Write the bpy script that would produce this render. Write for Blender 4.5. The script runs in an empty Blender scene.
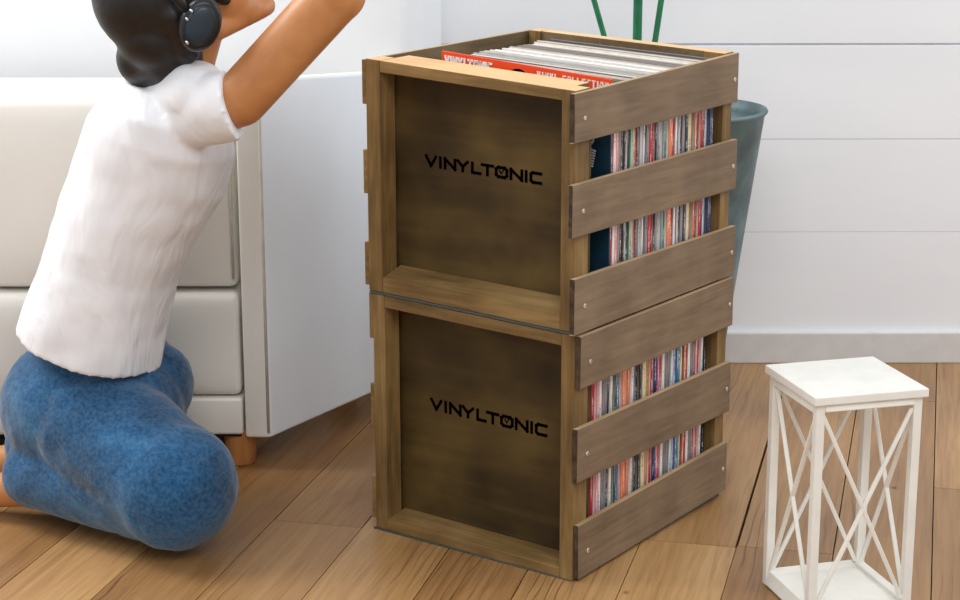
import bpy, bmesh, math, random
from mathutils import Vector, Matrix
random.seed(7)
C = bpy.context.scene.collection
# ---------------------------------------------------------------- camera
F = 1869.28; RX = 1.32368802; HC = 1.0862
cam_d = bpy.data.cameras.new('camera'); cam = bpy.data.objects.new('camera', cam_d); C.objects.link(cam)
cam.location = (0, 0, HC); cam.rotation_euler = (RX, 0.00126, 0)
cam_d.sensor_width = 36; cam_d.lens = F*36/960; cam_d.clip_start = 0.05
bpy.context.scene.camera = cam

def ray(u, v):
    a = (u-480)/F; b = -(v-300)/F
    return Vector((a, b*math.cos(RX)+math.sin(RX), b*math.sin(RX)-math.cos(RX)))
def P(u, v, Y):
    d = ray(u, v); return Vector((0, 0, HC)) + d*(Y/d.y)
def G(u, v, z=0):
    d = ray(u, v); return Vector((0, 0, HC)) + d*((z-HC)/d.z)

# ---------------------------------------------------------------- materials
def lin(c):
    return tuple(((x/255)/12.92 if x/255 <= .04045 else ((x/255+.055)/1.055)**2.4) for x in c) + (1,)
class NT:
    def __init__(s, name):
        s.m = bpy.data.materials.new(name); s.m.use_nodes = True
        s.t = s.m.node_tree; s.b = s.t.nodes['Principled BSDF']
    def n(s, typ, **kw):
        nd = s.t.nodes.new(typ)
        for k, v in kw.items():
            if hasattr(nd, k) and k not in nd.inputs: setattr(nd, k, v)
            else: nd.inputs[k].default_value = v
        return nd
    def l(s, a, b): s.t.links.new(a, b)
    def ramp(s, fac, stops):
        r = s.n('ShaderNodeValToRGB'); e = r.color_ramp.elements
        while len(e) < len(stops): e.new(.5)
        for i, (p, c) in enumerate(stops): e[i].position = p; e[i].color = c if len(c) == 4 else lin(c)
        s.l(fac, r.inputs[0]); return r.outputs[0]
    def bump(s, h, strength=.2, dist=.002):
        b = s.n('ShaderNodeBump'); b.inputs['Strength'].default_value = strength; b.inputs['Distance'].default_value = dist
        s.l(h, b.inputs['Height']); s.l(b.outputs[0], s.b.inputs['Normal'])
def coords(t, scale=(1, 1, 1), rnd=True):
    tc = t.n('ShaderNodeTexCoord'); out = tc.outputs['Object']
    if rnd:
        oi = t.n('ShaderNodeObjectInfo'); ml = t.n('ShaderNodeMath', operation='MULTIPLY'); ml.inputs[1].default_value = 9.3
        t.l(oi.outputs['Random'], ml.inputs[0])
        ad = t.n('ShaderNodeVectorMath', operation='ADD'); t.l(out, ad.inputs[0]); t.l(ml.outputs[0], ad.inputs[1]); out = ad.outputs[0]
    mp = t.n('ShaderNodeMapping'); mp.inputs['Scale'].default_value = scale; t.l(out, mp.inputs[0])
    return mp.outputs[0]
def noise(t, vec, scale, detail=4, rough=.55, dist=0):
    n = t.n('ShaderNodeTexNoise'); n.inputs['Scale'].default_value = scale; n.inputs['Detail'].default_value = detail
    n.inputs['Roughness'].default_value = rough; n.inputs['Distortion'].default_value = dist
    t.l(vec, n.inputs['Vector']); return n.outputs['Fac']
def mix(t, fac, a, b, mode='MIX'):
    m = t.n('ShaderNodeMix', data_type='RGBA', blend_type=mode)
    if isinstance(fac, float): m.inputs[0].default_value = fac
    else: t.l(fac, m.inputs[0])
    for i, v in ((6, a), (7, b)):
        if isinstance(v, tuple): m.inputs[i].default_value = v if len(v) == 4 else lin(v)
        else: t.l(v, m.inputs[i])
    return m.outputs[2]
def plain(name, col, rough=.5, metal=0, var=.06, nscale=30, bump=0, spec=.5):
    t = NT(name); v = coords(t)
    f = noise(t, v, nscale)
    c2 = tuple(min(255, x*(1+var)) for x in col); c1 = tuple(x*(1-var) for x in col)
    t.l(t.ramp(f, [(.3, c1), (.7, c2)]), t.b.inputs['Base Color'])
    t.b.inputs['Roughness'].default_value = rough; t.b.inputs['Metallic'].default_value = metal
    t.b.inputs['Specular IOR Level'].default_value = spec
    if bump: t.bump(f, bump)
    return t.m
def wood(name, dark, mid, light, axis, rough=.6, grain=26, blotch=5, contrast=.25, blotchmix=.5):
    t = NT(name); sc = [grain]*3; sc[axis] = grain*.07
    v = coords(t, tuple(sc)); g = noise(t, v, 3.0, 6, .6, .6)
    v2 = coords(t, (1, 1, 1)); b = noise(t, v2, blotch, 3, .5)
    colg = t.ramp(g, [(.5-contrast, dark), (.5, mid), (.5+contrast, light)])
    colb = t.ramp(b, [(.32, dark), (.5, mid), (.7, light)])
    t.l(mix(t, blotchmix, colg, colb), t.b.inputs['Base Color'])
    t.b.inputs['Roughness'].default_value = rough; t.b.inputs['Specular IOR Level'].default_value = .3
    t.bump(g, .25, .0015); return t.m

M = {}
for i, a in enumerate('xyz'):
    M['frame_'+a] = wood('crate frame wood '+a, (76, 56, 29), (126, 98, 57), (168, 138, 91), i, .6, 30, 7)
M['rim'] = wood('rim wood lit top', (196, 152, 104), (222, 182, 132), (236, 204, 158), 0)  # light falling on the rim's upward faces is painted as a paler wood
M['slat'] = wood('grey brown slat wood', (98, 79, 60), (121, 101, 79), (142, 120, 96), 1, .65, 34, 11, .25, .4)
M['slat_lit_edge'] = wood('slat wood lit top edge', (140, 112, 80), (176, 148, 112), (196, 170, 134), 1)  # paler copy paints top light on the slats' upward edges
M['slat_end'] = plain('dark slat end', (62, 46, 30), .8, var=.4, nscale=90, bump=.4)
M['panel'] = wood('olive plywood with recess shade', (36, 25, 10), (72, 55, 25), (106, 85, 42), 0, .6, 10, 6.5, .26, .65)  # shade of the recess is put into this dark colour
M['inside'] = wood('crate inside wood', (70, 55, 36), (105, 86, 60), (130, 108, 78), 1)
M['base'] = plain('grey green base sheet', (72, 78, 72), .5)
M['ink'] = plain('black ink', (8, 4, 7), .9, var=.02, spec=0)
M['screw'] = plain('screw steel', (200, 196, 186), .3, .9)
M['orange'] = plain('orange card', (236, 74, 26), .5, var=.03)
M['navy'] = plain('navy card', (22, 52, 70), .45, var=.25, nscale=8)
M['white_ink'] = plain('white ink', (240, 236, 230), .6, var=.01)
M['leather'] = plain('white sofa leather', (226, 222, 214), .42, var=.012, nscale=5, bump=.03)
M['leather_lit_side'] = plain('sofa leather lit side', (238, 244, 252), .4, var=.012, nscale=4, bump=.03)  # brighter, bluer copy of the leather: side light painted into the colour
M['seam'] = plain('sofa seam piping', (190, 184, 172), .6)
M['backrest'] = plain('bright white sofa leather', (240, 242, 245), .5, var=.01, nscale=4)
M['under'] = plain('black sofa underside', (14, 13, 13), .9)
M['leg_wood'] = wood('oak sofa leg', (150, 98, 52), (184, 126, 72), (206, 150, 96), 2)
M['white_paint'] = plain('white lantern paint', (240, 238, 230), .5, var=.02)
M['bucket'] = plain('grey green zinc', (84, 104, 107), .5, .2, var=.25, nscale=14, bump=.05)
M['soil'] = plain('dark soil', (52, 40, 30), .95, var=.4, nscale=80, bump=.6)
M['stem'] = plain('dark green stem', (22, 104, 66), .4, var=.25, nscale=22)
M['hair'] = plain('black hair', (18, 14, 14), .45, var=.4, nscale=60, bump=.4)
M['phones'] = plain('black headphone plastic', (12, 13, 17), .35, var=.1)
M['cup'] = plain('dark blue headphone cover', (20, 36, 48), .35, var=.15, nscale=12)
M['chrome'] = plain('chrome', (220, 222, 226), .15, 1, var=.02)
M['eye'] = plain('dark eye', (30, 20, 16), .15, var=.1)
M['lip'] = plain('lip', (150, 80, 66), .45, var=.05)
M['gap'] = plain('dark floor gap', (20, 15, 11), .9, var=.2)

def skin_mat():
    t = NT('tan skin'); v = coords(t)
    f = noise(t, v, 9, 4)
    t.l(t.ramp(f, [(.3, (172, 110, 62)), (.7, (204, 144, 92))]), t.b.inputs['Base Color'])
    t.b.inputs['Roughness'].default_value = .42
    t.b.inputs['Subsurface Weight'].default_value = .08; t.b.inputs['Subsurface Radius'].default_value = (.02, .008, .004)
    t.bump(noise(t, v, 300, 2), .06, .001); return t.m
M['skin'] = skin_mat()
def cloth_mat(name, c1, c2, wrinkle=.35, scale=14, stretch=(1, 1, .35), weave=0):
    t = NT(name); v = coords(t, stretch); f = noise(t, v, scale, 3, .5, 1.2)
    t.l(t.ramp(f, [(.25, c1), (.7, c2)]), t.b.inputs['Base Color'])
    t.b.inputs['Roughness'].default_value = .9; t.b.inputs['Specular IOR Level'].default_value = .2
    t.b.inputs['Sheen Weight'].default_value = .15
    t.bump(f, wrinkle, .02); return t.m
M['shirt'] = cloth_mat('white cotton', (226, 226, 230), (242, 242, 245), .5, 12)
def denim_mat():
    t = NT('blue denim'); v = coords(t); f = noise(t, v, 7, 5, .6, .4)
    fine = noise(t, v, 160, 2, .6)
    col = t.ramp(f, [(.3, (8, 50, 84)), (.52, (20, 78, 120)), (.75, (64, 122, 162))])
    col = mix(t, .12, col, t.ramp(fine, [(.35, (20, 54, 90)), (.65, (140, 176, 204))]))
    t.l(col, t.b.inputs['Base Color']); t.b.inputs['Roughness'].default_value = .95
    t.b.inputs['Specular IOR Level'].default_value = .15
    t.b.inputs['Sheen Weight'].default_value = .3
    t.bump(noise(t, v, 26, 4), .35, .008); return t.m
M['denim'] = denim_mat()

# ---------------------------------------------------------------- object helpers
def link(name, me, parent=None):
    o = bpy.data.objects.new(name, me); C.objects.link(o)
    if parent: o.parent = parent
    return o
def tag(o, label, cat, group=None):
    o['label'] = label; o['category'] = cat
    if group: o['group'] = group
    return o
def thing(name, label, cat, loc=(0, 0, 0), rz=0, group=None):
    o = bpy.data.objects.new(name, None); C.objects.link(o); o.location = loc; o.rotation_euler = (0, 0, rz)
    o.empty_display_size = .05
    return tag(o, label, cat, group)
def finish(name, bm, mats, parent=None, smooth=False, off=None):
    if off is not None: bmesh.ops.translate(bm, vec=-Vector(off), verts=bm.verts)
    me = bpy.data.meshes.new(name); bm.to_mesh(me); bm.free()
    for m in (mats if isinstance(mats, (list, tuple)) else [mats]): me.materials.append(m)
    if smooth:
        for p in me.polygons: p.use_smooth = True
    return link(name, me, parent)
def struct(o): o['kind'] = 'structure'; return o
def box(bm, x0, x1, y0, y1, z0, z1, bev=.0012, seg=None, mi=0):
    t = bmesh.new(); bmesh.ops.create_cube(t, size=1)
    for v in t.verts:
        v.co = Vector((x0 if v.co.x < 0 else x1, y0 if v.co.y < 0 else y1, z0 if v.co.z < 0 else z1))
    if bev: bmesh.ops.bevel(t, geom=t.edges[:], offset=bev, segments=2, affect='EDGES', profile=.6)
    if seg:
        ax, n = seg; lo = (x0, y0, z0)[ax]; hi = (x1, y1, z1)[ax]
        for k in range(1, n):
            co = Vector((0, 0, 0)); co[ax] = lo+(hi-lo)*k/n; no = Vector((0, 0, 0)); no[ax] = 1
            bmesh.ops.bisect_plane(t, geom=t.verts[:]+t.edges[:]+t.faces[:], plane_co=co, plane_no=no)
    merge(bm, t, mi)
def merge(bm, t, mi=0):
    mp = [bm.verts.new(v.co) for v in t.verts]; t.verts.index_update()
    for f in t.faces:
        try:
            nf = bm.faces.new([mp[v.index] for v in f.verts]); nf.material_index = mi; nf.smooth = f.smooth
        except ValueError: pass
    t.free()
def poly_prism(bm, pts, z0, z1, bev=.0):
    """pts: plan polygon counter-clockwise; z0/z1 scalars or per-vertex lists"""
    t = bmesh.new(); n = len(pts)
    zl = z0 if isinstance(z0, (list, tuple)) else [z0]*n; zh = z1 if isinstance(z1, (list, tuple)) else [z1]*n
    a = [t.verts.new((p[0], p[1], zl[i])) for i, p in enumerate(pts)]
    b = [t.verts.new((p[0], p[1], zh[i])) for i, p in enumerate(pts)]
    t.faces.new(a[::-1]); t.faces.new(b)
    for i in range(n): t.faces.new((a[i], a[(i+1) % n], b[(i+1) % n], b[i]))
    if bev: bmesh.ops.bevel(t, geom=t.edges[:], offset=bev, segments=4, affect='EDGES', profile=.5)
    merge(bm, t)
def loft(bm, rings, cap=True):
    vs = [[bm.verts.new(p) for p in r] for r in rings]; n = len(vs[0])
    for a, b in zip(vs[:-1], vs[1:]):
        for i in range(n):
            f = bm.faces.new((a[i], a[(i+1) % n], b[(i+1) % n], b[i])); f.smooth = True
    if cap: bm.faces.new(vs[0][::-1]); bm.faces.new(vs[-1])
def ring(c, ax, r, n=24, ref=None, rb=None):
    ax = Vector(ax).normalized(); ref = Vector(ref) if ref else (Vector((0, 0, 1)) if abs(ax.z) < .9 else Vector((1, 0, 0)))
    u = ref.cross(ax).normalized(); w = ax.cross(u); rb = rb or r
    return [Vector(c)+u*r*math.cos(2*math.pi*i/n)+w*rb*math.sin(2*math.pi*i/n) for i in range(n)]
def lathe(bm, cx, cy, prof, n=48, cap=True):
    loft(bm, [[Vector((cx+r*math.cos(2*math.pi*i/n), cy+r*math.sin(2*math.pi*i/n), z)) for i in range(n)] for r, z in prof], cap)
def tube(bm, pts, rads, n=16):
    pts = [Vector(p) for p in pts]; rs = []
    for i, p in enumerate(pts):
        d = pts[min(i+1, len(pts)-1)]-pts[max(i-1, 0)]
        rs.append(ring(p, d, rads[i] if isinstance(rads, (list, tuple)) else rads, n, ref=(0, 1, .01)))
    loft(bm, rs)
def bar(bm, a, b, w, h=None, bev=.001):
    a = Vector(a); b = Vector(b); d = b-a; L = d.length; h = h or w
    t = bmesh.new(); bmesh.ops.create_cube(t, size=1)
    for v in t.verts: v.co = Vector((v.co.x*w, v.co.y*h, v.co.z*L))
    if bev: bmesh.ops.bevel(t, geom=t.edges[:], offset=bev, segments=1, affect='EDGES')
    q = Vector((0, 0, 1)).rotation_difference(d.normalized())
    for v in t.verts: v.co = q @ v.co + (a+b)/2
    merge(bm, t)

# ---------------------------------------------------------------- the setting
WALL_Y = 3.774
ea = Vector((0.2369, 0.97153, 0)); ec = Vector((0.97153, -0.2369, 0))
def floor():
    bm = bmesh.new(); t = bm.loops.layers.color.new('tone')
    seams = [-.26+.1483*k for k in range(-22, 24)]
    seams[seams.index(min(seams, key=lambda s: abs(s+1.001)))] = -1.001
    seams[seams.index(min(seams, key=lambda s: abs(s+.853)))] = -.852
    seams[seams.index(min(seams, key=lambda s: abs(s+.705)))] = -.694
    rnd = random.Random(4)
    def plank(c0, c1, a0, a1, tone):
        n = max(1, int((a1-a0)/.5)); tb = bmesh.new()
        pts = [ea*a + ec*c for a, c in ((a0, c0), (a0, c1), (a1, c1), (a1, c0))]
        top = [bm.verts.new((p.x, p.y, 0)) for p in pts]; low = [bm.verts.new((p.x, p.y, -.02)) for p in pts]
        fs = [bm.faces.new(top[::-1] if (pts[1]-pts[0]).cross(pts[3]-pts[0]).z < 0 else top)]
        for i in range(4): fs.append(bm.faces.new((top[i], top[(i+1) % 4], low[(i+1) % 4], low[i])))
        for f in fs:
            for l in f.loops: l[t] = tone
        tb.free()
    joints = {-1.001: [2.69], -.4083: [2.745], -.26: [2.752], -.1117: [3.6]}
    for s0, s1 in zip(seams[:-1], seams[1:]):
        key = min(joints, key=lambda k: abs(k-s0)); js = list(joints[key]) if abs(key-s0) < .02 else [rnd.uniform(1.2, 2.2), ]
        js = [js[0]-2.4, js[0]] + [js[0]+rnd.uniform(1.7, 2.3)]
        a = [-1.5]+js+[5.4]
        g0 = .0021 if abs(s0+.26) < .01 else .0009; g1 = .0021 if abs(s1+.26) < .01 else .0009
        for a0, a1 in zip(a[:-1], a[1:]):
            if a1-a0 < .02: continue
            tone = (rnd.random(), rnd.random(), rnd.random(), 1)
            ga, gb = (g0, g1) if a1 > 3 else (min(g0, .0006), min(g1, .0006))
            plank(s0+ga, s1-gb, a0+.0008, a1-.0008, tone)
    # dark sub floor
    q = [bm.verts.new((x, y, -.015)) for x, y in ((-4, -1), (4, -1), (4, 5), (-4, 5))]
    f = bm.faces.new(q); f.material_index = 1
    # trim everything that passes behind the wall
    bmesh.ops.bisect_plane(bm, geom=bm.verts[:]+bm.edges[:]+bm.faces[:], plane_co=(0, WALL_Y+.01, 0), plane_no=(0, 1, 0), clear_outer=True)
    bmesh.ops.bisect_plane(bm, geom=bm.verts[:]+bm.edges[:]+bm.faces[:], plane_co=(-3, 0, 0), plane_no=(-1, 0, 0), clear_outer=True)
    bmesh.ops.bisect_plane(bm, geom=bm.verts[:]+bm.edges[:]+bm.faces[:], plane_co=(3, 0, 0), plane_no=(1, 0, 0), clear_outer=True)
    bmesh.ops.bisect_plane(bm, geom=bm.verts[:]+bm.edges[:]+bm.faces[:], plane_co=(0, -1, 0), plane_no=(0, -1, 0), clear_outer=True)
    m = NT('old pine floorboards')
    at = m.n('ShaderNodeVertexColor', layer_name='tone')
    tc = m.n('ShaderNodeTexCoord'); rot = m.n('ShaderNodeMapping'); rot.inputs['Rotation'].default_value = (0, 0, math.atan2(ea.x, ea.y))
    m.l(tc.outputs['Object'], rot.inputs[0])
    ad = m.n('ShaderNodeVectorMath', operation='MULTIPLY_ADD'); m.l(at.outputs['Color'], ad.inputs[0]); ad.inputs[1].default_value = (7, 5, 3); m.l(rot.outputs[0], ad.inputs[2])
    def mapped(sc):
        mp = m.n('ShaderNodeMapping'); mp.inputs['Scale'].default_value = sc; m.l(ad.outputs[0], mp.inputs[0]); return mp.outputs[0]
    base = noise(m, mapped((5, .7, 1)), 2.2, 4, .55, .4)
    grain = noise(m, mapped((60, 2.2, 1)), 2.0, 4, .6, .8)
    wv = m.n('ShaderNodeTexWave', wave_type='BANDS', bands_direction='X'); wv.inputs['Scale'].default_value = 19; wv.inputs['Distortion'].default_value = 7
    wv.inputs['Detail'].default_value = 2; wv.inputs['Detail Scale'].default_value = 1.1; m.l(mapped((1, .16, 1)), wv.inputs['Vector'])
    col = m.ramp(base, [(.25, (142, 100, 58)), (.5, (182, 140, 90)), (.75, (206, 168, 118))])
    col = mix(m, .45, col, m.ramp(grain, [(.3, (136, 94, 54)), (.6, (198, 156, 106))]))
    msk = noise(m, mapped((3, .8, 1)), 1.7, 2); mk = m.ramp(msk, [(.53, (0, 0, 0)), (.68, (255, 255, 255))])
    line = m.ramp(wv.outputs['Fac'], [(.01, (110, 74, 46)), (.10, (255, 255, 255))])
    lm = mix(m, mk, (1., 1., 1., 1), line)
    col = mix(m, .6, col, lm, 'MULTIPLY')
    sp = m.n('ShaderNodeSeparateColor'); m.l(at.outputs['Color'], sp.inputs[0])
    tone = m.ramp(sp.outputs[0], [(0, (208, 198, 188)), (1, (255, 255, 255))])
    col = mix(m, 1., col, tone, 'MULTIPLY')
    vo = m.n('ShaderNodeTexVoronoi'); vo.inputs['Scale'].default_value = 11; m.l(mapped((1, .7, 1)), vo.inputs['Vector'])
    kn = m.ramp(vo.outputs['Distance'], [(.035, (70, 44, 24)), (.075, (255, 255, 255))])
    col = mix(m, .75, col, kn, 'MULTIPLY')
    m.l(col, m.b.inputs['Base Color'])
    rr = m.n('ShaderNodeMapRange'); m.l(base, rr.inputs[0]); rr.inputs[3].default_value = .28; rr.inputs[4].default_value = .46
    m.l(rr.outputs[0], m.b.inputs['Roughness']); m.bump(grain, .12, .001)
    return struct(finish('floor', bm, [m.m, M['gap']]))
floor()

def wall():
    bm = bmesh.new(); zs = [-.02, .278, .471, .664, .857, 1.05, 1.243, 1.436, 1.629, 1.822, 2.015, 2.208, 2.4]
    for z0, z1 in zip(zs[:-1], zs[1:]):
        g = .0022 if abs(z1-.664) < .01 else .0003
        g0 = .0022 if abs(z0-.664) < .01 else .0003
        box(bm, -3, 3, WALL_Y, WALL_Y+.03, z0+g0, z1-g, .0015 if g > .001 else .0004)
    box(bm, -3, 3, WALL_Y+.008, WALL_Y+.05, -.02, 2.4, 0)
    t = NT('painted white boards'); v = coords(t, (.3, 1, 1), False); f = noise(t, v, 6, 3)
    t.l(t.ramp(f, [(.3, (236, 238, 242)), (.7, (242, 244, 247))]), t.b.inputs['Base Color']); t.b.inputs['Roughness'].default_value = .55
    struct(finish('wall_back', bm, t.m))
    bm = bmesh.new(); box(bm, -3, 3, WALL_Y-.014, WALL_Y+.0015, 0, .066, .003)
    struct(finish('baseboard_back', bm, plain('grey white baseboard', (212, 210, 208), .5, var=.02)))
wall()

# ---------------------------------------------------------------- record crates
CX, CY, YAW = 1.77974, -2.18480, 0.62338
W, T, D, H = .37, .012, .4603, .36824
def stack_world(x, y, z):
    a, b = x-CX, y-CY; c, s = math.cos(YAW), math.sin(YAW)
    return Vector((a*c+b*s, -a*s+b*c, z+.008))
def interp(t, z):
    if z <= t[0][0]: return t[0][1]
    for (a, u), (b, v) in zip(t[:-1], t[1:]):
        if z <= b: return u+(v-u)*(z-a)/(b-a)
    return t[-1][1]
FR = [(-.008, 0), (.0, -.0065), (.03, -.008), (.082, -.002), (.144, .0047), (.224, .0068), (.286, .0055), (.366, .002), (.45, .0049), (.512, .0039), (.5925, -.0005), (.654, -.002), (.7345, -.0128)]
BR = [(-.008, 0), (.0, .0015), (.082, .005), (.144, -.004), (.224, .0013), (.286, .0025), (.366, .001), (.654, .0018), (.7345, -.001)]
FL = [(-.008, 0), (.0, -.002), (.18, .007), (.366, .0125), (.55, .010), (.7365, .0067)]
BL = [(-.008, 0), (.0, .004), (.366, .0115), (.7365, .0135)]
def warp(v):
    fx = max(0, min(1, v.x/W)); fy = max(0, min(1, v.y/D)); z = v.z
    dz = (1-fy)*((1-fx)*interp(FL, z)+fx*interp(FR, z)) + fy*((1-fx)*interp(BL, z)+fx*interp(BR, z))
    return Vector((v.x, v.y, z+dz))
def part(name, bm, mats, root, off, smooth=False):
    for v in bm.verts: v.co = warp(v.co)
    return finish(name, bm, mats, root, smooth, off)

LET = {  # stroke letters on a unit box, wide techno cut
 'V': [[(0, 1), (.5, 0), (1, 1)]], 'I': [[(.5, 0), (.5, 1)]], 'N': [[(0, 0), (0, 1), (1, 0), (1, 1)]],
 'Y': [[(0, 1), (.5, .45), (1, 1)], [(.5, .45), (.5, 0)]], 'L': [[(0, 1), (0, 0), (1, 0)]], 'T': [[(0, 1), (1, 1)], [(.5, 1), (.5, 0)]],
 'C': [[(1, 1), (.18, 1), (0, .82), (0, .18), (.18, 0), (1, 0)]],
 'O': [[(.2, 0), (.8, 0), (1, .2), (1, .8), (.8, 1), (.2, 1), (0, .8), (0, .2), (.2, 0)]],
 'E': [[(1, 1), (0, 1), (0, 0), (1, 0)], [(0, .5), (.8, .5)]],
}
def strokes(bm, paths, t, y0, dy=.0008):
    """paths: lists of (x,z); flat raised bars of width t in the xz plane facing -y"""
    for path in paths:
        for i, ((x0, z0), (x1, z1)) in enumerate(zip(path[:-1], path[1:])):
            L = math.hypot(x1-x0, z1-z0) or 1e-6; dx, dz = (x1-x0)/L, (z1-z0)/L
            e = t*.5
            a0 = (x0-dx*e, z0-dz*e); a1 = (x1+dx*e, z1+dz*e)
            nx, nz = -dz*t/2, dx*t/2
            q = [(a0[0]+nx, a0[1]+nz), (a0[0]-nx, a0[1]-nz), (a1[0]-nx, a1[1]-nz), (a1[0]+nx, a1[1]+nz)]
            f = [bm.verts.new((x, y0-dy, z)) for x, z in q]; b = [bm.verts.new((x, y0, z)) for x, z in q]
            bm.faces.new(f); bm.faces.new(b[::-1])
            for k in range(4): bm.faces.new((f[k], b[k], b[(k+1) % 4], f[(k+1) % 4]))
def word(bm, spec, x0, x1, zb, h, t, y0, slope=0):
    """spec: list of (letter, u0, u1) with u in the crop's own ruler"""
    lo = spec[0][1]; hi = spec[-1][2]
    for ch, a, b in spec:
        xa = x0+(a-lo)/(hi-lo)*(x1-x0)+t/2; xb = x0+(b-lo)/(hi-lo)*(x1-x0)-t/2
        if ch == 'I': xa = xb = (xa+xb)/2
        paths = [[((xa+(xb-xa)*px) if ch != 'I' else xa, zb+t/2+(h-t)*pz) for px, pz in pa] for pa in LET[ch]]
        paths = [[(x, z+slope*(x-x0)) for x, z in pa] for pa in paths]
        strokes(bm, paths, t, y0)
        if ch == 'O' and t > .002:      # the little tick over the record in the logo's O
            m = (xa+xb)/2; zc = zb+h/2+slope*(m-x0)
            strokes(bm, [[(m-.004, zc+.003), (m-.0005, zc-.002), (m+.0035, zc+.004)]], .0016, y0)
LOGO = [('V', 80, 165), ('I', 178, 200), ('N', 213, 300), ('Y', 303, 387), ('L', 403, 473), ('T', 470, 560), ('O', 566, 655), ('N', 665, 755), ('I', 764, 787), ('C', 798, 880)]

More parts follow.
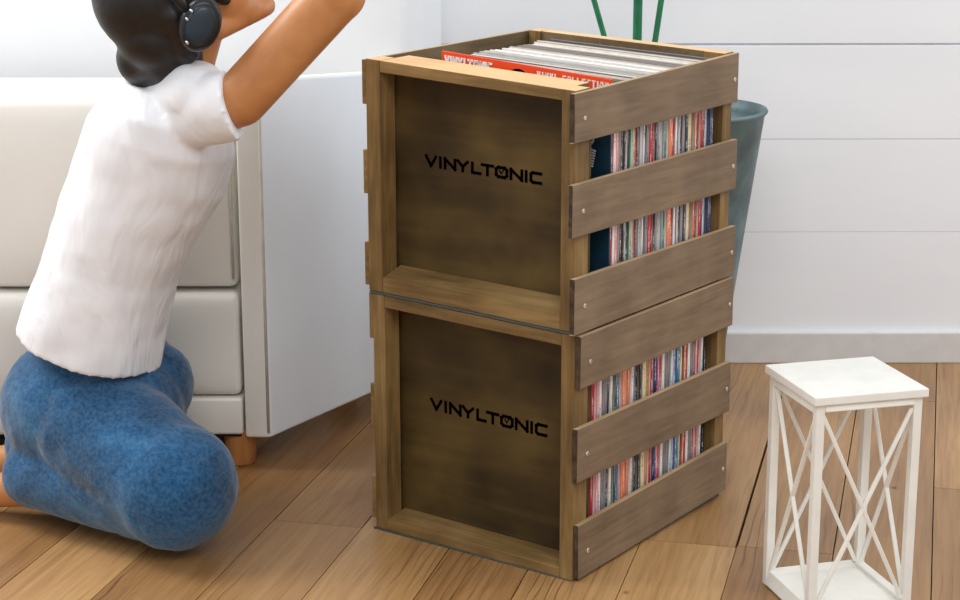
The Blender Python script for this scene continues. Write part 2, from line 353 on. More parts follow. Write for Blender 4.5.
SL = [(-.017, .4614), (-.0185, .4649), (-.0115, .4695), (.001, .463), (-.004, .4622), (.0015, .458)]   # y range of each slat, top first
HS = .0803; GP = (H-.004-3*HS)/2
def rimtop(o):
    zm = max(v.co.z for v in o.data.vertices)
    for p in o.data.polygons:
        if p.normal.z > .7 and p.center.z > zm-.004: p.material_index = 1  # upward faces take the copy with top light painted in
    return o
def crate(upper):
    z0 = H if upper else 0; x_ = 0 if upper else .003
    off = (W/2, D/2, z0)
    w = stack_world(W/2, D/2, z0)
    if not upper: w.z = .0; off = (W/2, D/2, -.008)
    root = thing('record_crate', 'brown wooden record crate stacked on top, open above with records showing' if upper else
                 'brown wooden record crate standing on the floor beneath the other crate', 'crate', w, -YAW, None)
    fw = .0225
    zt = z0+H-(0 if upper else .0008); zb = z0+(.004 if upper else -.0040); xl_ = -.004 if upper else 0
    bm = bmesh.new(); box(bm, -.002, W+.004, -.002, D-.004, z0+(.0006 if upper else -.008), z0+(.0037 if upper else -.0043), .0008, (0, 6)); part('base_plate', bm, M['base'], root, off)
    # front frame: two posts, two rails
    for xa, xb in ((xl_, fw), (W-fw+.002, W+.0028)):
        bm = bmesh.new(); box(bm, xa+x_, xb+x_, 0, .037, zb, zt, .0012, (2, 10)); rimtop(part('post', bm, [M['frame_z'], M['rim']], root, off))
    bm = bmesh.new(); box(bm, fw+x_+.0003, W-fw+.002+x_-.0003, 0.0005, .072, zt-.0185, zt-.0003, .001, (0, 6))
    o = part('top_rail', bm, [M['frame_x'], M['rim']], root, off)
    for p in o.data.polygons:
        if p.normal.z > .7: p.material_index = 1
    bm = bmesh.new(); box(bm, fw+x_+.0003, W-fw+.002+x_-.0003, .0005, .0465, zb, zb+(.0235 if upper else .019), .001, (0, 6))
    rise = .0125 if upper else .005
    for v in bm.verts:
        if v.co.z > zb+.01: v.co.z += rise*max(0, v.co.y)/.0465
    part('bottom_rail', bm, M['frame_x'], root, off)
    # post tops that close the rim corners (light from above painted on)
    bm = bmesh.new(); box(bm, x_+.004, W-.004+x_, .0475, .053, zb+.001, zt-.0188, .0006, (0, 6)); pn = part('front_panel', bm, M['panel'], root, off)
    bm = bmesh.new()
    if upper: word(bm, LOGO, .0712, .2855, .5715, .0192, .0046, .0475, -.0035)
    else: word(bm, LOGO, .0775, .2985, .1865, .0192, .0046, .0475, -.012)
    lg = part('lettering', bm, M['ink'], pn, off); lg['label'] = 'black printed brand lettering with a ticked O'
    # rear frame and panel
    for xa, xb in ((0, fw), (W-fw-.012, W+.0028)):
        bm = bmesh.new(); box(bm, xa+x_, xb+x_, D-.030, D-.001, zb, zt, .0012, (2, 10)); rimtop(part('post', bm, [M['frame_z'], M['rim']], root, off))
    bm = bmesh.new(); box(bm, fw+x_+.0003, W-fw-.0123+x_, D-.026, D-.001, zt-.026, zt-.0003, .001, (0, 6))
    o = part('top_rail', bm, [M['inside'], M['rim']], root, off)
    for p in o.data.polygons:
        if p.normal.z > .7: p.material_index = 1
    bm = bmesh.new(); box(bm, fw+x_+.0003, W-fw-.0123+x_, D-.026, D-.001, zb, zb+.04, .001, (0, 4)); part('bottom_rail', bm, M['frame_x'], root, off)
    bm = bmesh.new(); box(bm, fw+x_+.0003, W-fw-.0123+x_, D-.034, D-.0265, zb+.0405, zt-.027, .0006); part('rear_panel', bm, M['panel'], root, off)
    bm = bmesh.new(); box(bm, .002+x_, W-.002+x_, .0535, D-.0345, zb+.0005, zb+(.0350 if upper else .0160), .001, (0, 6)); part('bottom_board', bm, M['inside'], root, off)
    # side slats, three a side
    for side in (1, -1):
        for k in range(3):
            i = k if upper else 3+k; ya, yb = SL[i]
            top = zt-.001-k*(HS+GP)-(.001 if k == 0 and upper else -.0012 if k == 0 else 0); bot = top-HS-(0 if upper or k else .002)
            xa, xb = (W+.003+x_, W+T+x_) if side > 0 else (-.0085+x_+xl_, x_+xl_-.0003)
            if side < 0: ya = .001; bot += .0115; dzs = (0, .001, -.003)[k]; top += dzs; bot += dzs
            bm = bmesh.new(); box(bm, xa, xb, ya, yb, bot, top, .0012, (1, 8))
            if side > 0:      # ragged front end
                rn = random.Random(i)
                for v in bm.verts:
                    if v.co.y < ya+.002: v.co.y += rn.uniform(-.0012, .0012)
            s = part('slat', bm, [M['slat'], M['slat_lit_edge'], M['slat_end'] if side > 0 else M['frame_y'], M['inside']], root, off)
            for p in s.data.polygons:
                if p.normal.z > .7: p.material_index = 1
                elif p.normal.y < -.7: p.material_index = 2
                elif p.normal.x*side < -.7: p.material_index = 3
            for yy, fz in ((ya+.027, .47), (yb-.012, .47)):
                bm = bmesh.new(); zc = bot+HS*fz; xo = xb if side > 0 else xa
                loft(bm, [ring((xo+side*dx, yy, zc), (side, 0, 0), r, 12) for dx, r in ((-.001, .0040), (.0007, .0040), (.0014, .0032), (.0006, .0015), (.0005, .0004))])
                part('screw', bm, M['screw'], s, off)
    return root
crate(False); crate(True)

# ---------------------------------------------------------------- records
def spine_mat(name, col, ink):
    t = NT('spine '+name); tc = t.n('ShaderNodeTexCoord'); oi = t.n('ShaderNodeObjectInfo')
    sx = t.n('ShaderNodeSeparateXYZ'); t.l(tc.outputs['Object'], sx.inputs[0])
    r = t.n('ShaderNodeMath', operation='MULTIPLY_ADD'); t.l(oi.outputs['Random'], r.inputs[0]); r.inputs[1].default_value = 50; t.l(sx.outputs['Z'], r.inputs[2])
    cb = t.n('ShaderNodeCombineXYZ'); t.l(r.outputs[0], cb.inputs[0]); 
    ym = t.n('ShaderNodeMath', operation='MULTIPLY'); t.l(sx.outputs['Y'], ym.inputs[0]); ym.inputs[1].default_value = 3; t.l(ym.outputs[0], cb.inputs[1])
    wn = noise(t, cb.outputs[0], 260, 1, .5); big = noise(t, cb.outputs[0], 22, 1, .5)
    a = t.ramp(wn, [(.47, (0, 0, 0)), (.53, (255, 255, 255))]); b = t.ramp(big, [(.47, (0, 0, 0)), (.54, (255, 255, 255))])
    # writing keeps to the middle of the spine
    ab = t.n('ShaderNodeMath', operation='ABSOLUTE'); t.l(sx.outputs['Y'], ab.inputs[0])
    ls = t.n('ShaderNodeMath', operation='LESS_THAN'); t.l(ab.outputs[0], ls.inputs[0]); ls.inputs[1].default_value = .0012
    k = mix(t, 1., a, b, 'MULTIPLY'); k = mix(t, 1., k, ls.outputs[0], 'MULTIPLY')
    t.l(mix(t, k, lin(col), lin(ink)), t.b.inputs['Base Color']); t.b.inputs['Roughness'].default_value = .45
    return t.m
PAL = {'red': ((186, 34, 44), (240, 220, 210)), 'white': ((228, 224, 220), (90, 80, 90)), 'black': ((28, 24, 28), (220, 215, 215)), 'grey': ((140, 134, 136), (40, 36, 40)),
       'pale grey': ((192, 188, 188), (70, 60, 66)), 'pink': ((214, 140, 140), (255, 240, 240)), 'cream': ((236, 214, 172), (120, 80, 60)), 'dark brown': ((66, 46, 42), (220, 200, 180)),
       'orange': ((222, 124, 84), (250, 230, 210)), 'pale green': ((158, 190, 166), (60, 80, 70)), 'dark green': ((46, 80, 70), (210, 220, 210)), 'navy blue': ((34, 50, 92), (200, 210, 230)),
       'pale blue': ((176, 196, 226), (60, 70, 110)), 'teal blue': ((36, 110, 150), (230, 240, 240)), 'purple': ((122, 60, 110), (230, 210, 230)), 'maroon': ((104, 28, 40), (230, 200, 190)), 'tan': ((196, 152, 96), (90, 60, 40))}
SM = {k: spine_mat(k, *v) for k, v in PAL.items()}
PAPER = [plain('sleeve edge %s' % n, c, .8, var=.05, nscale=60) for n, c in (('white', (238, 236, 234)), ('grey', (176, 174, 172)), ('warm', (222, 214, 202)), ('dark', (84, 84, 88)), ('pale', (246, 246, 246)), ('green', (30, 110, 70)), ('taupe', (140, 130, 120)))]
SEQ_UP = 'red|white|pink|grey|black|dark brown|dark brown|pale grey|dark green|pale green|pink|orange|maroon|grey|pale grey|white|black|grey|red|pink|red|black|grey|pale grey|dark green|grey|pale green|dark green|white|orange|orange|red|white|grey|pale grey|black|grey|black|white|cream|tan|orange|cream|dark brown|red|red|maroon|white|pale blue|navy blue|navy blue|black'.split('|')
SEQ_LOW = 'red|pink|white|maroon|grey|grey|black|white|cream|black|dark green|teal blue|pale green|pink|orange|orange|red|orange|white|pale grey|grey|black|black|white|cream|tan|red|red|white|navy blue|purple|pink|red|white|grey|grey|black|white|pale blue|purple|teal blue|teal blue|pale green|cream|dark brown|orange|red|white|black|grey|grey|maroon|pink|red|white|grey|black|black'.split('|')
ORD = lambda n: '%d%s' % (n, 'th' if 10 <= n % 100 <= 20 else {1: 'st', 2: 'nd', 3: 'rd'}.get(n % 10, 'th'))
def records(seq, ya, yb, zb, zt, upper):
    n = len(seq); pitch = (yb-ya)/n; rnd = random.Random(11 if upper else 23)
    ws = [rnd.uniform(.6, 1.5) for _ in seq]; tot = sum(ws); edges = [ya+(yb-ya)*sum(ws[:k])/tot for k in range(n+1)]
    for i, cname in enumerate(seq):
        th = (edges[i+1]-edges[i])*.95; y = (edges[i]+edges[i+1])/2; x0 = .054+rnd.uniform(-.002, .002); x1 = .3615+rnd.uniform(-.0035, .002); h = zt-zb+rnd.uniform(-.0035, .0025)
        xm = (x0+x1)/2; off = Vector((xm, y, zb)); bm = bmesh.new(); lip = th*.27
        pm = PAPER[rnd.choice([0, 1, 1, 1, 2, 2, 4, 0, 3, 6, 6])] 
        if upper and i == 5: pm = PAPER[5]
        box(bm, x0, x1, y-th/2, y-th/2+lip, zb, zb+h, 0, None, 0)
        box(bm, x0, x1, y+th/2-lip, y+th/2, zb, zb+h-rnd.uniform(0, .001), 0, None, 0)
        box(bm, x0+.001, x1-.004, y-th/2+lip+.0001, y+th/2-lip-.0001, zb+.001, zb+h-.005, 0, None, 1)
        box(bm, x1+.0001, x1+.0012, y-th/2, y+th/2, zb, zb+h, .0003, None, 2)
        for v in bm.verts: v.co = warp(v.co)
        off = warp(off)
        o = finish('vinyl_record', bm, [pm, PAPER[rnd.choice([1, 3, 3])], SM[cname]], None, False, off)
        o.location = stack_world(off.x, off.y, off.z); o.rotation_euler = (0, 0, -YAW)
        pos = ORD(i+1)
        art = 'vinyl record with %s spine in the %s crate, %s spine from its front' % (cname, 'upper' if upper else 'lower', pos)
        tag(o, art, 'record', 'records in the %s crate' % ('upper' if upper else 'lower'))
records(SEQ_UP, .1125, .419, H+.0437, .7275, True)
records(SEQ_LOW, .0705, .421, .0245, .335, False)

# orange and navy divider card at the front of the upper crate's records
def local_ray(u, v, y):
    d = ray(u, v); c, s = math.cos(YAW), math.sin(YAW)
    dl = Vector((d.x*c-d.y*s, d.x*s+d.y*c, d.z)); o = Vector((CX, CY, HC-.008)); return o+dl*((y-o.y)/dl.y)
def divider():
    root = thing('divider_card', 'orange topped divider card with white lettering in front of the upper crate records', 'divider', stack_world(.21, .108, H+.0437), -YAW)
    off = (.21, .108, H+.0437); zt = .7375
    def lift(b):
        for v in b.verts: v.co.z += .006*max(0, (.3655-v.co.x)/.305)*max(0, min(1, (v.co.z-zt+.07)/.03))
    bm = bmesh.new(); box(bm, .0605, .3655, .1055, .1095, zt-.072, zt, .0004, (0, 6)); lift(bm); a = part('header', bm, M['orange'], root, off); a['label'] = 'orange printed header'
    bm = bmesh.new(); box(bm, .0605, .3655, .1058, .1092, H+.0437, zt-.0723, .0004, (2, 6)); b = part('body', bm, M['navy'], root, off); b['label'] = 'dark navy lower area'
    bm = bmesh.new()
    word(bm, LOGO, .066, .155, zt-.0225, .017, .0034, .1055)
    s = []; u = 0
    for ch in 'VINYL COLLECTION':
        if ch == ' ': u += 5; continue
        wd = 3 if ch == 'I' else 6
        s.append((ch, u, u+wd)); u += wd+2.2
    lift(bm); l = part('brand_lettering', bm, M['white_ink'], a, off); l['label'] = 'white brand lettering'
    bm = bmesh.new()
    word(bm, s, .2365, .361, zt-.0245, .0185, .0022, .1055)
    lift(bm); l = part('title_lettering', bm, M['white_ink'], a, off); l['label'] = 'white title lettering'
    bm = bmesh.new(); cx, cz, r = .203, zt-.028, .0205
    pts = [(cx+r*math.cos(k*math.pi/24), cz+r*math.sin(k*math.pi/24)) for k in range(48)]
    f = [bm.verts.new((x, .1047, z)) for x, z in pts]; g = [bm.verts.new((x, .1055, z)) for x, z in pts]
    bm.faces.new(f)
    for k in range(48): bm.faces.new((f[k], g[k], g[(k+1) % 48], f[(k+1) % 48]))
    lift(bm); l = part('disc_print', bm, M['ink'], a, off); l['label'] = 'black printed record disc'
    bm = bmesh.new()
    G0 = local_ray(589.5, 141.5, .1058); G1 = local_ray(591, 150, .1058); G2 = local_ray(588, 165, .1058)
    bm.free(); bm = bmesh.new(); z_ = lambda p: p.z-warp(p).z+p.z
    strokes(bm, [[(G0.x-.002+.008*math.cos(k*math.pi/12), z_(G0)+.004+.008*math.sin(k*math.pi/12)) for k in range(25)]], .0028, .1058)
    for j in range(7):
        q = G1.lerp(G2, j/6); strokes(bm, [[(q.x-.006, z_(q)+.002), (q.x+.007, z_(q)-.001)]], .0021, .1058)
    part('graphic', bm, M['white_ink'], b, off)
divider()

# ---------------------------------------------------------------- sofa
def sofa():
    YF = 3.09
    fr = P(270, 438, YF); zb = fr.z; fl = P(244, 438, YF)
    q = G(372, 393, zb); dr = (q-fr).normalized(); YB = 3.60
    br = fr+dr*((YB-fr.y)/dr.y)
    root = thing('sofa', 'white leather sofa with a flared slab arm on short wooden legs', 'sofa', (-.8, 3.35, 0))
    off = (-.8, 3.35, 0)
    ztf = P(271, 79, YF).z; ztb = ztf-.045
    # arm: inner edge follows the outer one
    bl = Vector((br.x-.075, br.y, 0))
    bm = bmesh.new(); poly_prism(bm, [(fl.x, fl.y), (fr.x, fr.y), (br.x, br.y), (bl.x, bl.y)], zb, [ztf, ztf, ztb, ztb], .006)
    # tiny flare: the arm stands plumb in front, so lean the top out to the right
    o = finish('arm', bm, [M['leather'], M['leather_lit_side']], root, False, off); o['label'] = 'white slab arm with light painted on its outer side'
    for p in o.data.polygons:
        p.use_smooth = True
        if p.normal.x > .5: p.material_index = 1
    bm = bmesh.new(); tube(bm, [fr+Vector((-.0035, .0005, .01)), Vector((fr.x-.0035, fr.y+.0005, ztf-.006))], .0028, 8); finish('piping', bm, M['seam'], o, True, off)
    xr = fl.x-.003; xl = -1.75
    z1 = P(243, 398, YF).z; z2 = P(243, 293, YF).z
    bm = bmesh.new(); box(bm, xl, xr, YF+.006, 3.55, zb+.004, z1-.002, .006); finish('base_panel', bm, M['leather'], root, True, off)
    def cushion(x0, x1, y0, y1, za, zc, bev, name, mat=M['leather']):
        bm = bmesh.new(); box(bm, x0, x1, y0, y1, za, zc, 0)
        for ax, n in ((0, 10), (2, 8)):
            lo = (x0, y0, za)[ax]; hi = (x1, y1, zc)[ax]
            for k in range(1, n):
                co = Vector((0, 0, 0)); co[ax] = lo+(hi-lo)*k/n; no = Vector((0, 0, 0)); no[ax] = 1
                bmesh.ops.bisect_plane(bm, geom=bm.verts[:]+bm.edges[:]+bm.faces[:], plane_co=co, plane_no=no)
        for v in bm.verts:
            if abs(v.co.y-y0) < 1e-4:
                a = (v.co.x-x0)/(x1-x0)*2-1; b = (v.co.z-za)/(zc-za)*2-1
                v.co.y -= bev*.6*(1-a**6)*(1-b**6)-bev*.3
        o = finish(name, bm, mat, root, True, off)
        md = o.modifiers.new('bevel', 'BEVEL'); md.width = bev; md.segments = 3; md.limit_method = 'ANGLE'; md.angle_limit = math.radians(50)
        return o
    xm = (xl+xr)/2
    for a, b in ((xm+.002, xr-.001), (xl, xm-.002)):
        cushion(a, b, YF+.006, 3.48, z1+.001, z2-.004, .012, 'seat_cushion')
        c = cushion(a, b-.0005, YF+.022, 3.40, z2+.002, z2+.33, .016, 'back_cushion')
        bm = bmesh.new(); xx = P(231, 220, YF+.02).x if b > xm+.1 else b-.02
        tube(bm, [(xx, YF+.0215, z2+.02), (xx, YF+.0215, z2+.31)], .0022, 8); finish('piping', bm, M['seam'], c, True, off)
    bm = bmesh.new(); box(bm, xl, xr-.004, YF+.012, 3.54, zb-.0005, zb+.0035, .0); finish('underside_shade', bm, M['under'], root, False, off)  # black sheet added to darken the shade below the sofa
    # back
    e = P(405, 40, 3.50); g = P(442, 30, 3.63)
    bm = bmesh.new(); poly_prism(bm, [(-1.75, 3.50), (e.x, 3.50), (g.x, 3.69), (-1.75, 3.69)], .40, .92, .012)
    o = finish('backrest', bm, [M['backrest'], M['leather_lit_side']], root, True, off)
    bm = bmesh.new(); poly_prism(bm, [(-1.85, YF), (-1.755, YF), (-1.755, 3.6), (-1.85, 3.6)], zb, ztf, .008)
    o = finish('arm', bm, [M['leather']], root, True, off)
    lg = G(240, 467)
    for x, y in ((lg.x-.002, 3.135), (-1.70, 3.135), (lg.x+.15, 3.54), (-1.70, 3.54)):
        bm = bmesh.new(); lathe(bm, x, y, [(.022, 0), (.026, .004), (.031, zb+.006), (.031, zb+.01)], 24); finish('leg', bm, M['leg_wood'], root, False, off)
sofa()

# ---------------------------------------------------------------- bucket with the green stems
def plant():
    cx, cy = .372, 3.47; k = 3.47/3.45
    root = thing('potted_plant', 'tall grey-green zinc bucket with bare green stems standing behind the crates', 'plant', (cx, cy, 0)); off = (cx, cy, 0)
    bm = bmesh.new(); R = lambda z: .081+.1343*z
    lathe(bm, cx, cy, [(R(0)-.002, 0), (R(0), .004), (R(.2), .2), (R(.4), .4), (R(.57), .57), (R(.575)+.003, .573), (R(.58)+.005, .577), (R(.58)+.003, .581), (R(.58)-.001, .581), (R(.56)-.003, .56), (R(.53)-.003, .53), (.02, .53)], 64)
    finish('bucket', bm, M['bucket'], root, True, off)
    bm = bmesh.new(); lathe(bm, cx, cy, [(.146, .531), (.142, .545), (.08, .552), (.01, .555)], 32); finish('soil', bm, M['soil'], root, True, off)
    for a, b, c, r in (((610, 62), (603, 33), (592, -6), .0052), ((636, 70), (637, 38), (638, -6), .0085), ((648, 75), (655, 40), (662, -6), .0056)):
        p = [P(*a, cy), P(*b, cy), P(*c, cy)]
        base = Vector((p[0].x+(cx-p[0].x)*.35, cy, .54)); d = p[2]-p[1]
        pts = [base, p[0]+(base-p[0])*.5]+p+[p[2]+d*3, p[2]+d*6+Vector((d.x*1.5, 0, 0)), p[2]+d*7+Vector((d.x*2.2, 0, 0))]
        bm = bmesh.new(); tube(bm, pts, [r, r, r, r, r, r*.95, r*.6, r*.12], 14); finish('stem', bm, M['stem'], root, True, off)
plant()

# ---------------------------------------------------------------- white lantern
def lantern():
    L = G(763, 583); n = G(781, 600); d = (n-L); d.z = 0; d.normalize(); e = Vector((-d.y, d.x, 0))
    S = .155; Ht = P(768, 366, L.y).z
    root = thing('lantern', 'white wooden lantern with crossed braces on the floor at right', 'lantern', L+(d+e)*S/2)
    off = L+(d+e)*S/2
    ang = math.atan2(d.y, d.x)
    c = [L+Vector((0, 0, 0)), L+d*S, L+d*S+e*S, L+e*S]; ctr = L+(d+e)*S/2
    ins = .006
    c = [q+(ctr-q).normalized()*ins for q in c]
    pw = .0125
    for q in c:
        bm = bmesh.new(); t = bmesh.new(); 
        box(bm, -pw/2, pw/2, -pw/2, pw/2, 0, Ht-.012, .001)
        bmesh.ops.rotate(bm, verts=bm.verts, cent=(0, 0, 0), matrix=Matrix.Rotation(ang, 3, 'Z')); bmesh.ops.translate(bm, verts=bm.verts, vec=q); t.free()
        finish('post', bm, M['white_paint'], root, False, off)
    def slab(z0, z1, grow, name):
        bm = bmesh.new(); h = S/2+grow; box(bm, -h, h, -h, h, z0, z1, .0015)
        bmesh.ops.rotate(bm, verts=bm.verts, cent=(0, 0, 0), matrix=Matrix.Rotation(ang, 3, 'Z')); bmesh.ops.translate(bm, verts=bm.verts, vec=(ctr.x, ctr.y, 0))
        return finish(name, bm, M['white_paint'], root, False, off)
    slab(Ht-.012, Ht, .008, 'top_board'); slab(.004, .016, -.008, 'base_board')
    for i in range(4):
        a = c[i]; b = c[(i+1) % 4]; u = (b-a).normalized(); a2 = a+u*pw*.5; b2 = b-u*pw*.5
        z = lambda p, h: Vector((p.x, p.y, h))
        bm = bmesh.new(); bar(bm, z(a2, .012), z(b2, .012), .011, .022); finish('bottom_rail', bm, M['white_paint'], root, False, off)
        bm = bmesh.new(); bar(bm, z(a2, Ht-.020), z(b2, Ht-.020), .010, .016); finish('top_rail', bm, M['white_paint'], root, False, off)
        for s in (0, 1):
            p, q = (a2, b2) if s else (b2, a2)
            bm = bmesh.new(); bar(bm, z(p, .022), z(q, Ht-.03), .006, .006); finish('cross_brace', bm, M['white_paint'], root, False, off)
lantern()

# ---------------------------------------------------------------- the person
def capsule(bm, a, b, ra, rb, n=20):
    a = Vector(a); b = Vector(b); d = b-a
    if d.length < 1e-5: d = Vector((0, 0, 1e-4)); b = a+d
    u = d.normalized(); rs = []
    for k in range(6): t = -math.pi/2+k*math.pi/2/6+.05; rs.append((a+u*ra*math.sin(t), ra*math.cos(t)))
    for k in range(5): f = k/4; rs.append((a+d*f, ra+(rb-ra)*f))
    for k in range(1, 7): t = k*math.pi/2/6-.05; rs.append((b+u*rb*math.sin(t), rb*math.cos(t)))
    loft(bm, [ring(c, u, r, n) for c, r in rs])
def ellipsoid(bm, c, ax):
    t = bmesh.new(); bmesh.ops.create_uvsphere(t, u_segments=28, v_segments=18, radius=1)
    m = Matrix((ax[0], ax[1], ax[2])).transposed()
    for v in t.verts: v.co = m @ v.co + Vector(c)
    if m.determinant() < 0: bmesh.ops.reverse_faces(t, faces=t.faces[:])
    merge(bm, t)
def blob(name, bm, voxel, mat, parent, off, smooth=6, fac=.5):
    me = bpy.data.meshes.new(name); bm.to_mesh(me); bm.free(); o = bpy.data.objects.new(name, me); C.objects.link(o)
    r = o.modifiers.new('r', 'REMESH'); r.mode = 'VOXEL'; r.voxel_size = voxel; r.use_smooth_shade = True
    s = o.modifiers.new('s', 'SMOOTH'); s.iterations = smooth; s.factor = fac
    dg = bpy.context.evaluated_depsgraph_get(); dg.update()
    m2 = bpy.data.meshes.new_from_object(o.evaluated_get(dg)); bpy.data.objects.remove(o); bpy.data.meshes.remove(me)
    m2.name = name; m2.transform(Matrix.Translation(-Vector(off)))
    m2.materials.clear(); m2.materials.append(mat)
    for p in m2.polygons: p.use_smooth = True
    return link(name, m2, parent)

def person():
    pel = P(92, 405, 2.90); off = Vector((pel.x, pel.y, 0))
    root = thing('person', 'person in white t-shirt and blue jeans kneeling on the floor with one arm raised', 'person', off)
    # joints
    waist = P(105, 320, 2.92); chest = P(158, 170, 2.86); nb = P(172, 84, 2.82)
    shN = P(190, 114, 2.74); shF = P(170, 110, 2.97)
    elN = P(337, -7, 2.66); wrN = P(322, -165, 2.62)
    kN = P(172, 484, 2.70); kN = Vector((kN.x, 2.715, .104)); hipN = P(98, 425, 2.83); hipF = P(96, 405, 2.97)
    kF = P(146, 385, 2.93)
    anN = P(40, 527, 2.85); anN.z = .06; anF = P(40, 490, 2.99); anF.z = .06
    px = .00148
    # head frame
    th = math.radians(42); f = Vector((math.cos(th), .17, math.sin(th))).normalized(); s = Vector((f.y, -f.x, 0)).normalized(); u = s.cross(f)*-1
    if u.z < 0: u = -u
    ear = P(201, 21, 2.70); hc = ear-s*.08
    Hd = lambda a, b, c=0: hc+f*a+u*b+s*c
    # ---- body (one surface)
    bm = bmesh.new()
    ellipsoid(bm, Hd(.0, .052), (f*.098, u*.088, s*.074))
    ellipsoid(bm, Hd(.045, .012), (f*.056, u*.068, s*.062))
    capsule(bm, Hd(.006, -.028, .042), Hd(.078, -.056, .014), .017, .014)
    capsule(bm, Hd(.006, -.028, -.042), Hd(.078, -.056, -.014), .017, .014)
    ellipsoid(bm, Hd(.084, -.058), (f*.017, u*.015, s*.02))
    ellipsoid(bm, Hd(.05, -.038), (f*.042, u*.022, s*.045))
    capsule(bm, Hd(.098, .022), Hd(.122, -.008), .007, .011); 
    for sd in (-1, 1):
        ellipsoid(bm, Hd(.114, -.012, .011*sd), (f*.009, u*.008, s*.008))
        ellipsoid(bm, Hd(.0, .005, .073*sd), (f*.017, u*.030, s*.009))
        ellipsoid(bm, Hd(.092, .040, .03*sd), (f*.012, u*.006, s*.022))
    ellipsoid(bm, Hd(.102, -.036), (f*.011, u*.008, s*.022))
    capsule(bm, P(172, 90, 2.82), P(194, 20, 2.79), .052, .047)
    capsule(bm, waist+Vector((-.02, 0, 0)), chest+Vector((-.015, 0, 0)), .08, .085); capsule(bm, chest+Vector((-.015, 0, 0)), nb, .085, .05)
    capsule(bm, nb, shN, .045, .04); capsule(bm, nb, shF, .045, .04)
    # near arm: upper arm, elbow, forearm, hand
    m1 = P(240, 99, 2.69); 
    capsule(bm, shN, m1, .042, .0400); capsule(bm, m1, elN, .0405, .0405); capsule(bm, elN, elN+(wrN-elN)*.35, .042, .041); capsule(bm, elN+(wrN-elN)*.35, wrN, .041, .027)
    def hand(wr, dirv, palm, flip=1):
        d = dirv.normalized(); n = palm.normalized(); n = (n-d*n.dot(d)).normalized(); t = d.cross(n)*flip
        ellipsoid(bm, wr+d*.05, (d*.052, t*.040, n*.016))
        for k, (o, L) in enumerate(((-.030, .060), (-.011, .075), (.010, .080), (.029, .073))):
            b0 = wr+d*(.088-.006*abs(k-2))+t*o; d1 = (d+t*o*4+n*.15).normalized(); b1 = b0+d1*L*.42; d2 = (d1+n*.35).normalized(); b2 = b1+d2*L*.33; d3 = (d2+n*.3).normalized(); b3 = b2+d3*L*.25
            capsule(bm, b0-d1*.012, b1, .0088, .0082, 12); capsule(bm, b1, b2, .0082, .0074, 12); capsule(bm, b2, b3, .0074, .0062, 12)
        b0 = wr+d*.028+t*.032; b1 = b0+(t*.75+d*.55+n*.3).normalized()*.038; b2 = b1+(d+t*.25+n*.25).normalized()*.03
        capsule(bm, wr+d*.02+t*.012, b0, .015, .0125, 12); capsule(bm, b0, b1, .0115, .0098, 12); capsule(bm, b1, b2, .0095, .0072, 12)
    hand(wrN, wrN-elN, Vector((-1, .3, 0)))
    # far arm hangs to the lap behind the torso
    elF = P(92, 262, 2.98); wrF = P(100, 352, 2.88)
    capsule(bm, shF, elF, .046, .038); capsule(bm, elF, wrF, .038, .026); hand(wrF, Vector((.3, -.3, -.6)), Vector((-1, 0, -.3)), -1)
    # pelvis, legs, feet
    ellipsoid(bm, pel, ((.11, .05, 0), (-.05, .11, 0), (0, 0, .11)))
    for hp, kn, an in ((hipN, kN, anN), (hipF, kF, anF)):
        capsule(bm, hp, kn, .08, .06); k2 = Vector((kn.x-.02, kn.y+.02, .075)); capsule(bm, kn, k2, .055, .05); capsule(bm, k2, an, .05, .034)
        d = Vector((-1, .25, 0)).normalized(); capsule(bm, an, an+d*.12+Vector((0, 0, -.025)), .034, .024); capsule(bm, an+d*.12+Vector((0, 0, -.025)), an+d*.19+Vector((0, 0, -.036)), .025, .018)
        for k in range(5): capsule(bm, an+d*.19+Vector((.0, -.026+.013*k, -.042)), an+d*(.225-.006*abs(k-1))+Vector((0, -.03+.015*k, -.046)), .0085, .0075, 10)
    body = blob('body', bm, .0045, M['skin'], root, off, 7)
    # ---- hair, eyes, lips
    bm = bmesh.new()
    ellipsoid(bm, Hd(-.016, .064), (f*.100, u*.096, s*.084))
    ellipsoid(bm, Hd(-.066, .022), (f*.055, u*.066, s*.070))
    for sd in (-1, 1):
        capsule(bm, Hd(.035, .085, .06*sd), Hd(.046, -.002, .067*sd), .018, .010)
        capsule(bm, Hd(-.022, .03, .066*sd), Hd(-.045, -.022, .054*sd), .022, .018)
    capsule(bm, Hd(-.07, -.01), P(146, 58, 2.78), .055, .045)
    blob('hair', bm, .005, M['hair'], root, off, 4)
    for sd in (-1, 1):
        bm = bmesh.new(); ellipsoid(bm, Hd(.088, .024, .030*sd), (f*.0125, u*.009, s*.014)); finish('eye', bm, M['eye'], root, True, off)
    bm = bmesh.new(); ellipsoid(bm, Hd(.107, -.036), (f*.008, u*.007, s*.019)); finish('lips', bm, M['lip'], root, True, off)
    # ---- t-shirt
    bm = bmesh.new()
    ax = chest-waist
    side = Vector((0, 1, 0))
    # torso rings, centre pixel and half depth read along the shirt's front line
    prof = [((90, 345), .116, .150, 2.89), ((97, 310), .109, .148, 2.885), ((112, 262), .103, .145, 2.88), ((130, 215), .107, .148, 2.87), ((150, 172), .115, .150, 2.86), ((162, 135), .112, .155, 2.85), ((168, 110), .095, .150, 2.845), ((170, 88), .070, .105, 2.84)]
    rings = []
    for (c, rx, ry, Y) in prof:
        ctr = P(*c, Y); rings.append([ctr+Vector((math.cos(a)*rx*.98, math.sin(a)*ry, -math.cos(a)*rx*.30)) for a in [2*math.pi*i/40 for i in range(40)]])
    loft(bm, rings)
    ellipsoid(bm, P(174, 80, 2.82), (f*.066, s*.075, u*.022))
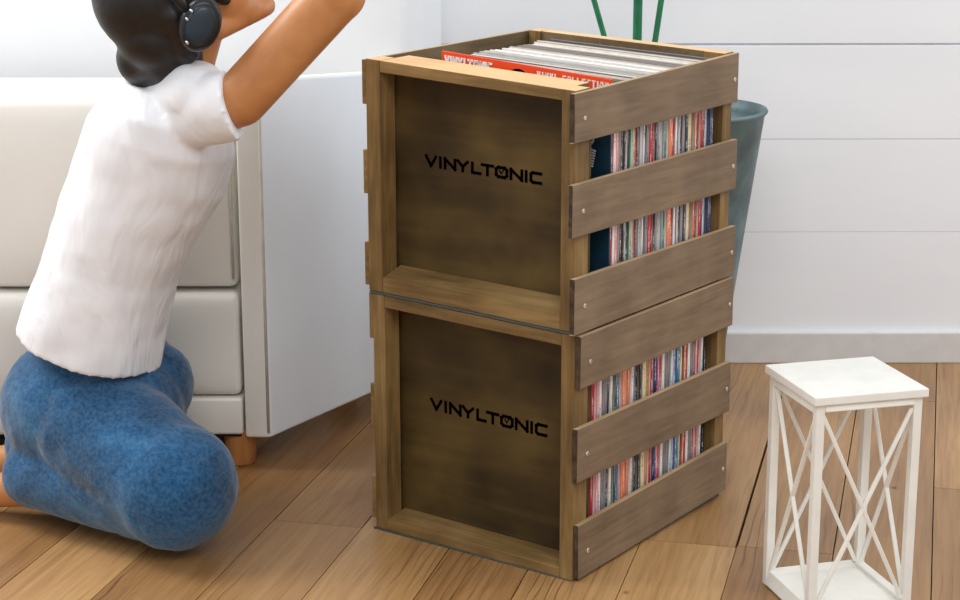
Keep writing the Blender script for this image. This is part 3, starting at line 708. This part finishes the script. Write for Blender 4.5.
    # sleeve of the raised arm
    c0 = P(180, 112, 2.76); c1 = P(232, 105, 2.69)
    for fr_ in (0,):
        rr = []
        cut = Vector((math.cos(.22), -.12, math.sin(.22)))
        for k in range(9):
            t = k/8; c = c0.lerp(c1, t); rr.append(ring(c, Vector((1, -.2, 0)).lerp(cut, t), .056-.006*t, 28, rb=.056-.005*t))
        loft(bm, rr)
    capsule(bm, P(176, 92, 2.80), P(196, 96, 2.735), .05, .052)
    capsule(bm, P(170, 95, 2.90), P(166, 112, 2.97), .05, .055); capsule(bm, P(166, 112, 2.97), P(140, 190, 2.99), .060, .060)
    sh = blob('t_shirt', bm, .0045, M['shirt'], root, off, 3)
    tx = bpy.data.textures.new('folds', 'CLOUDS'); tx.noise_scale = .07; tx.noise_depth = 1
    md = sh.modifiers.new('folds', 'DISPLACE'); md.texture = tx; md.strength = .008; md.texture_coords = 'LOCAL'
    # ---- jeans
    bm = bmesh.new()
    ellipsoid(bm, pel+Vector((0, 0, .0)), ((.145, .03, 0), (-.04, .145, 0), (0, 0, .125)))
    capsule(bm, waist+Vector((-.02, 0, -.09)), waist+Vector((-.012, 0, -.03)), .115, .108)
    capsule(bm, hipN, kN, .105, .097); capsule(bm, kN+Vector((-.01, .01, -.008)), anN+Vector((0, 0, .02)), .088, .058)
    ellipsoid(bm, kN+Vector((-.002, .0, .004)), ((.098, .02, 0), (-.02, .09, 0), (0, 0, .097)))
    capsule(bm, hipF, kF, .10, .078); k2 = Vector((kF.x-.02, kF.y+.03, .085)); capsule(bm, kF, k2, .07, .068); capsule(bm, k2, anF+Vector((0, 0, .02)), .07, .055)
    for v in bm.verts: v.co.z = max(v.co.z, .003)
    je = blob('jeans', bm, .005, M['denim'], root, off, 6)
    tx = bpy.data.textures.new('denim folds', 'CLOUDS'); tx.noise_scale = .05; tx.noise_depth = 2
    md = je.modifiers.new('folds', 'DISPLACE'); md.texture = tx; md.strength = .007; md.texture_coords = 'LOCAL'
    # ---- headphones
    hp = thing('headphones', 'black and dark blue headphones worn on the head of the person', 'headphones', hc); ho = hc
    bm = bmesh.new(); pts = []
    for k in range(25):
        a = math.pi*k/24; pts.append(Hd(-.003, .02+.155*math.sin(a)**.8 if 0 < k < 24 else .02, .108*math.cos(a)))
    tube(bm, pts, .0075, 10); finish('headband', bm, M['phones'], hp, True, ho)
    for sd in (1, -1):
        tl = (u*.47+f*.88).normalized(); tw = s.cross(tl).normalized()
        c = Hd(-.004, .001, .104*sd)
        def oval(dc, ra, rb): return [c+s*sd*dc+tw*ra*math.cos(2*math.pi*i/32)*sd+tl*rb*math.sin(2*math.pi*i/32) for i in range(32)]
        bm = bmesh.new(); loft(bm, [oval(-.012, .024, .034), oval(-.004, .030, .041), oval(.006, .029, .039), oval(.013, .024, .034), oval(.0135, .02, .03)])
        cup = finish('ear_cup', bm, M['phones'], hp, True, ho)
        bm = bmesh.new(); loft(bm, [oval(.012, .0205, .0305), oval(.0165, .0195, .0290), oval(.0185, .014, .0235), oval(.019, .004, .008)]); cp = finish('cover', bm, M['cup'], cup, True, ho)
        for du, dv in ((.0195, .015), (.0215, .002), (.011, -.029)):
            bm = bmesh.new(); q = c+s*sd*.0175+(tw if tw.x < 0 else -tw)*du+tl*dv; ellipsoid(bm, q, (f*.0022, u*.0034, s*.002)); finish('stud', bm, M['chrome'], cup, True, ho)
person()

# ---------------------------------------------------------------- light
def light():
    w = bpy.data.worlds.new('daylight'); bpy.context.scene.world = w; w.use_nodes = True
    bg = w.node_tree.nodes['Background']; bg.inputs[0].default_value = (.93, .96, 1, 1); bg.inputs[1].default_value = .8
    def area(name, loc, tgt, size, power, col=(1, 1, 1)):
        d = bpy.data.lights.new(name, 'AREA'); d.shape = 'RECTANGLE'; d.size = size[0]; d.size_y = size[1]; d.energy = power; d.color = col
        o = bpy.data.objects.new(name, d); C.objects.link(o); o.location = loc
        o.rotation_euler = (Vector(tgt)-Vector(loc)).to_track_quat('-Z', 'Y').to_euler()
    area('window_light_left', (-2.3, 3.45, 2.5), (-.1, 3.0, .3), (1.5, 1.2), 85, (1, .985, .95))
    area('fill_light_right', (3.0, 2.9, 2.2), (.2, 3.1, .5), (1.6, 1.8), 30, (.95, .98, 1))  # added fill for sofa side and wall, no window known here
    area('front_fill_light', (.2, -.2, 2.9), (-.1, 3.1, .4), (2.2, 1.4), 48, (1, .99, .97))  # added fill lamp above the camera to brighten the sofa front
light()
sc = bpy.context.scene
sc.view_settings.view_transform = 'Standard'; sc.view_settings.look = 'None'
sc.cycles.max_bounces = 8
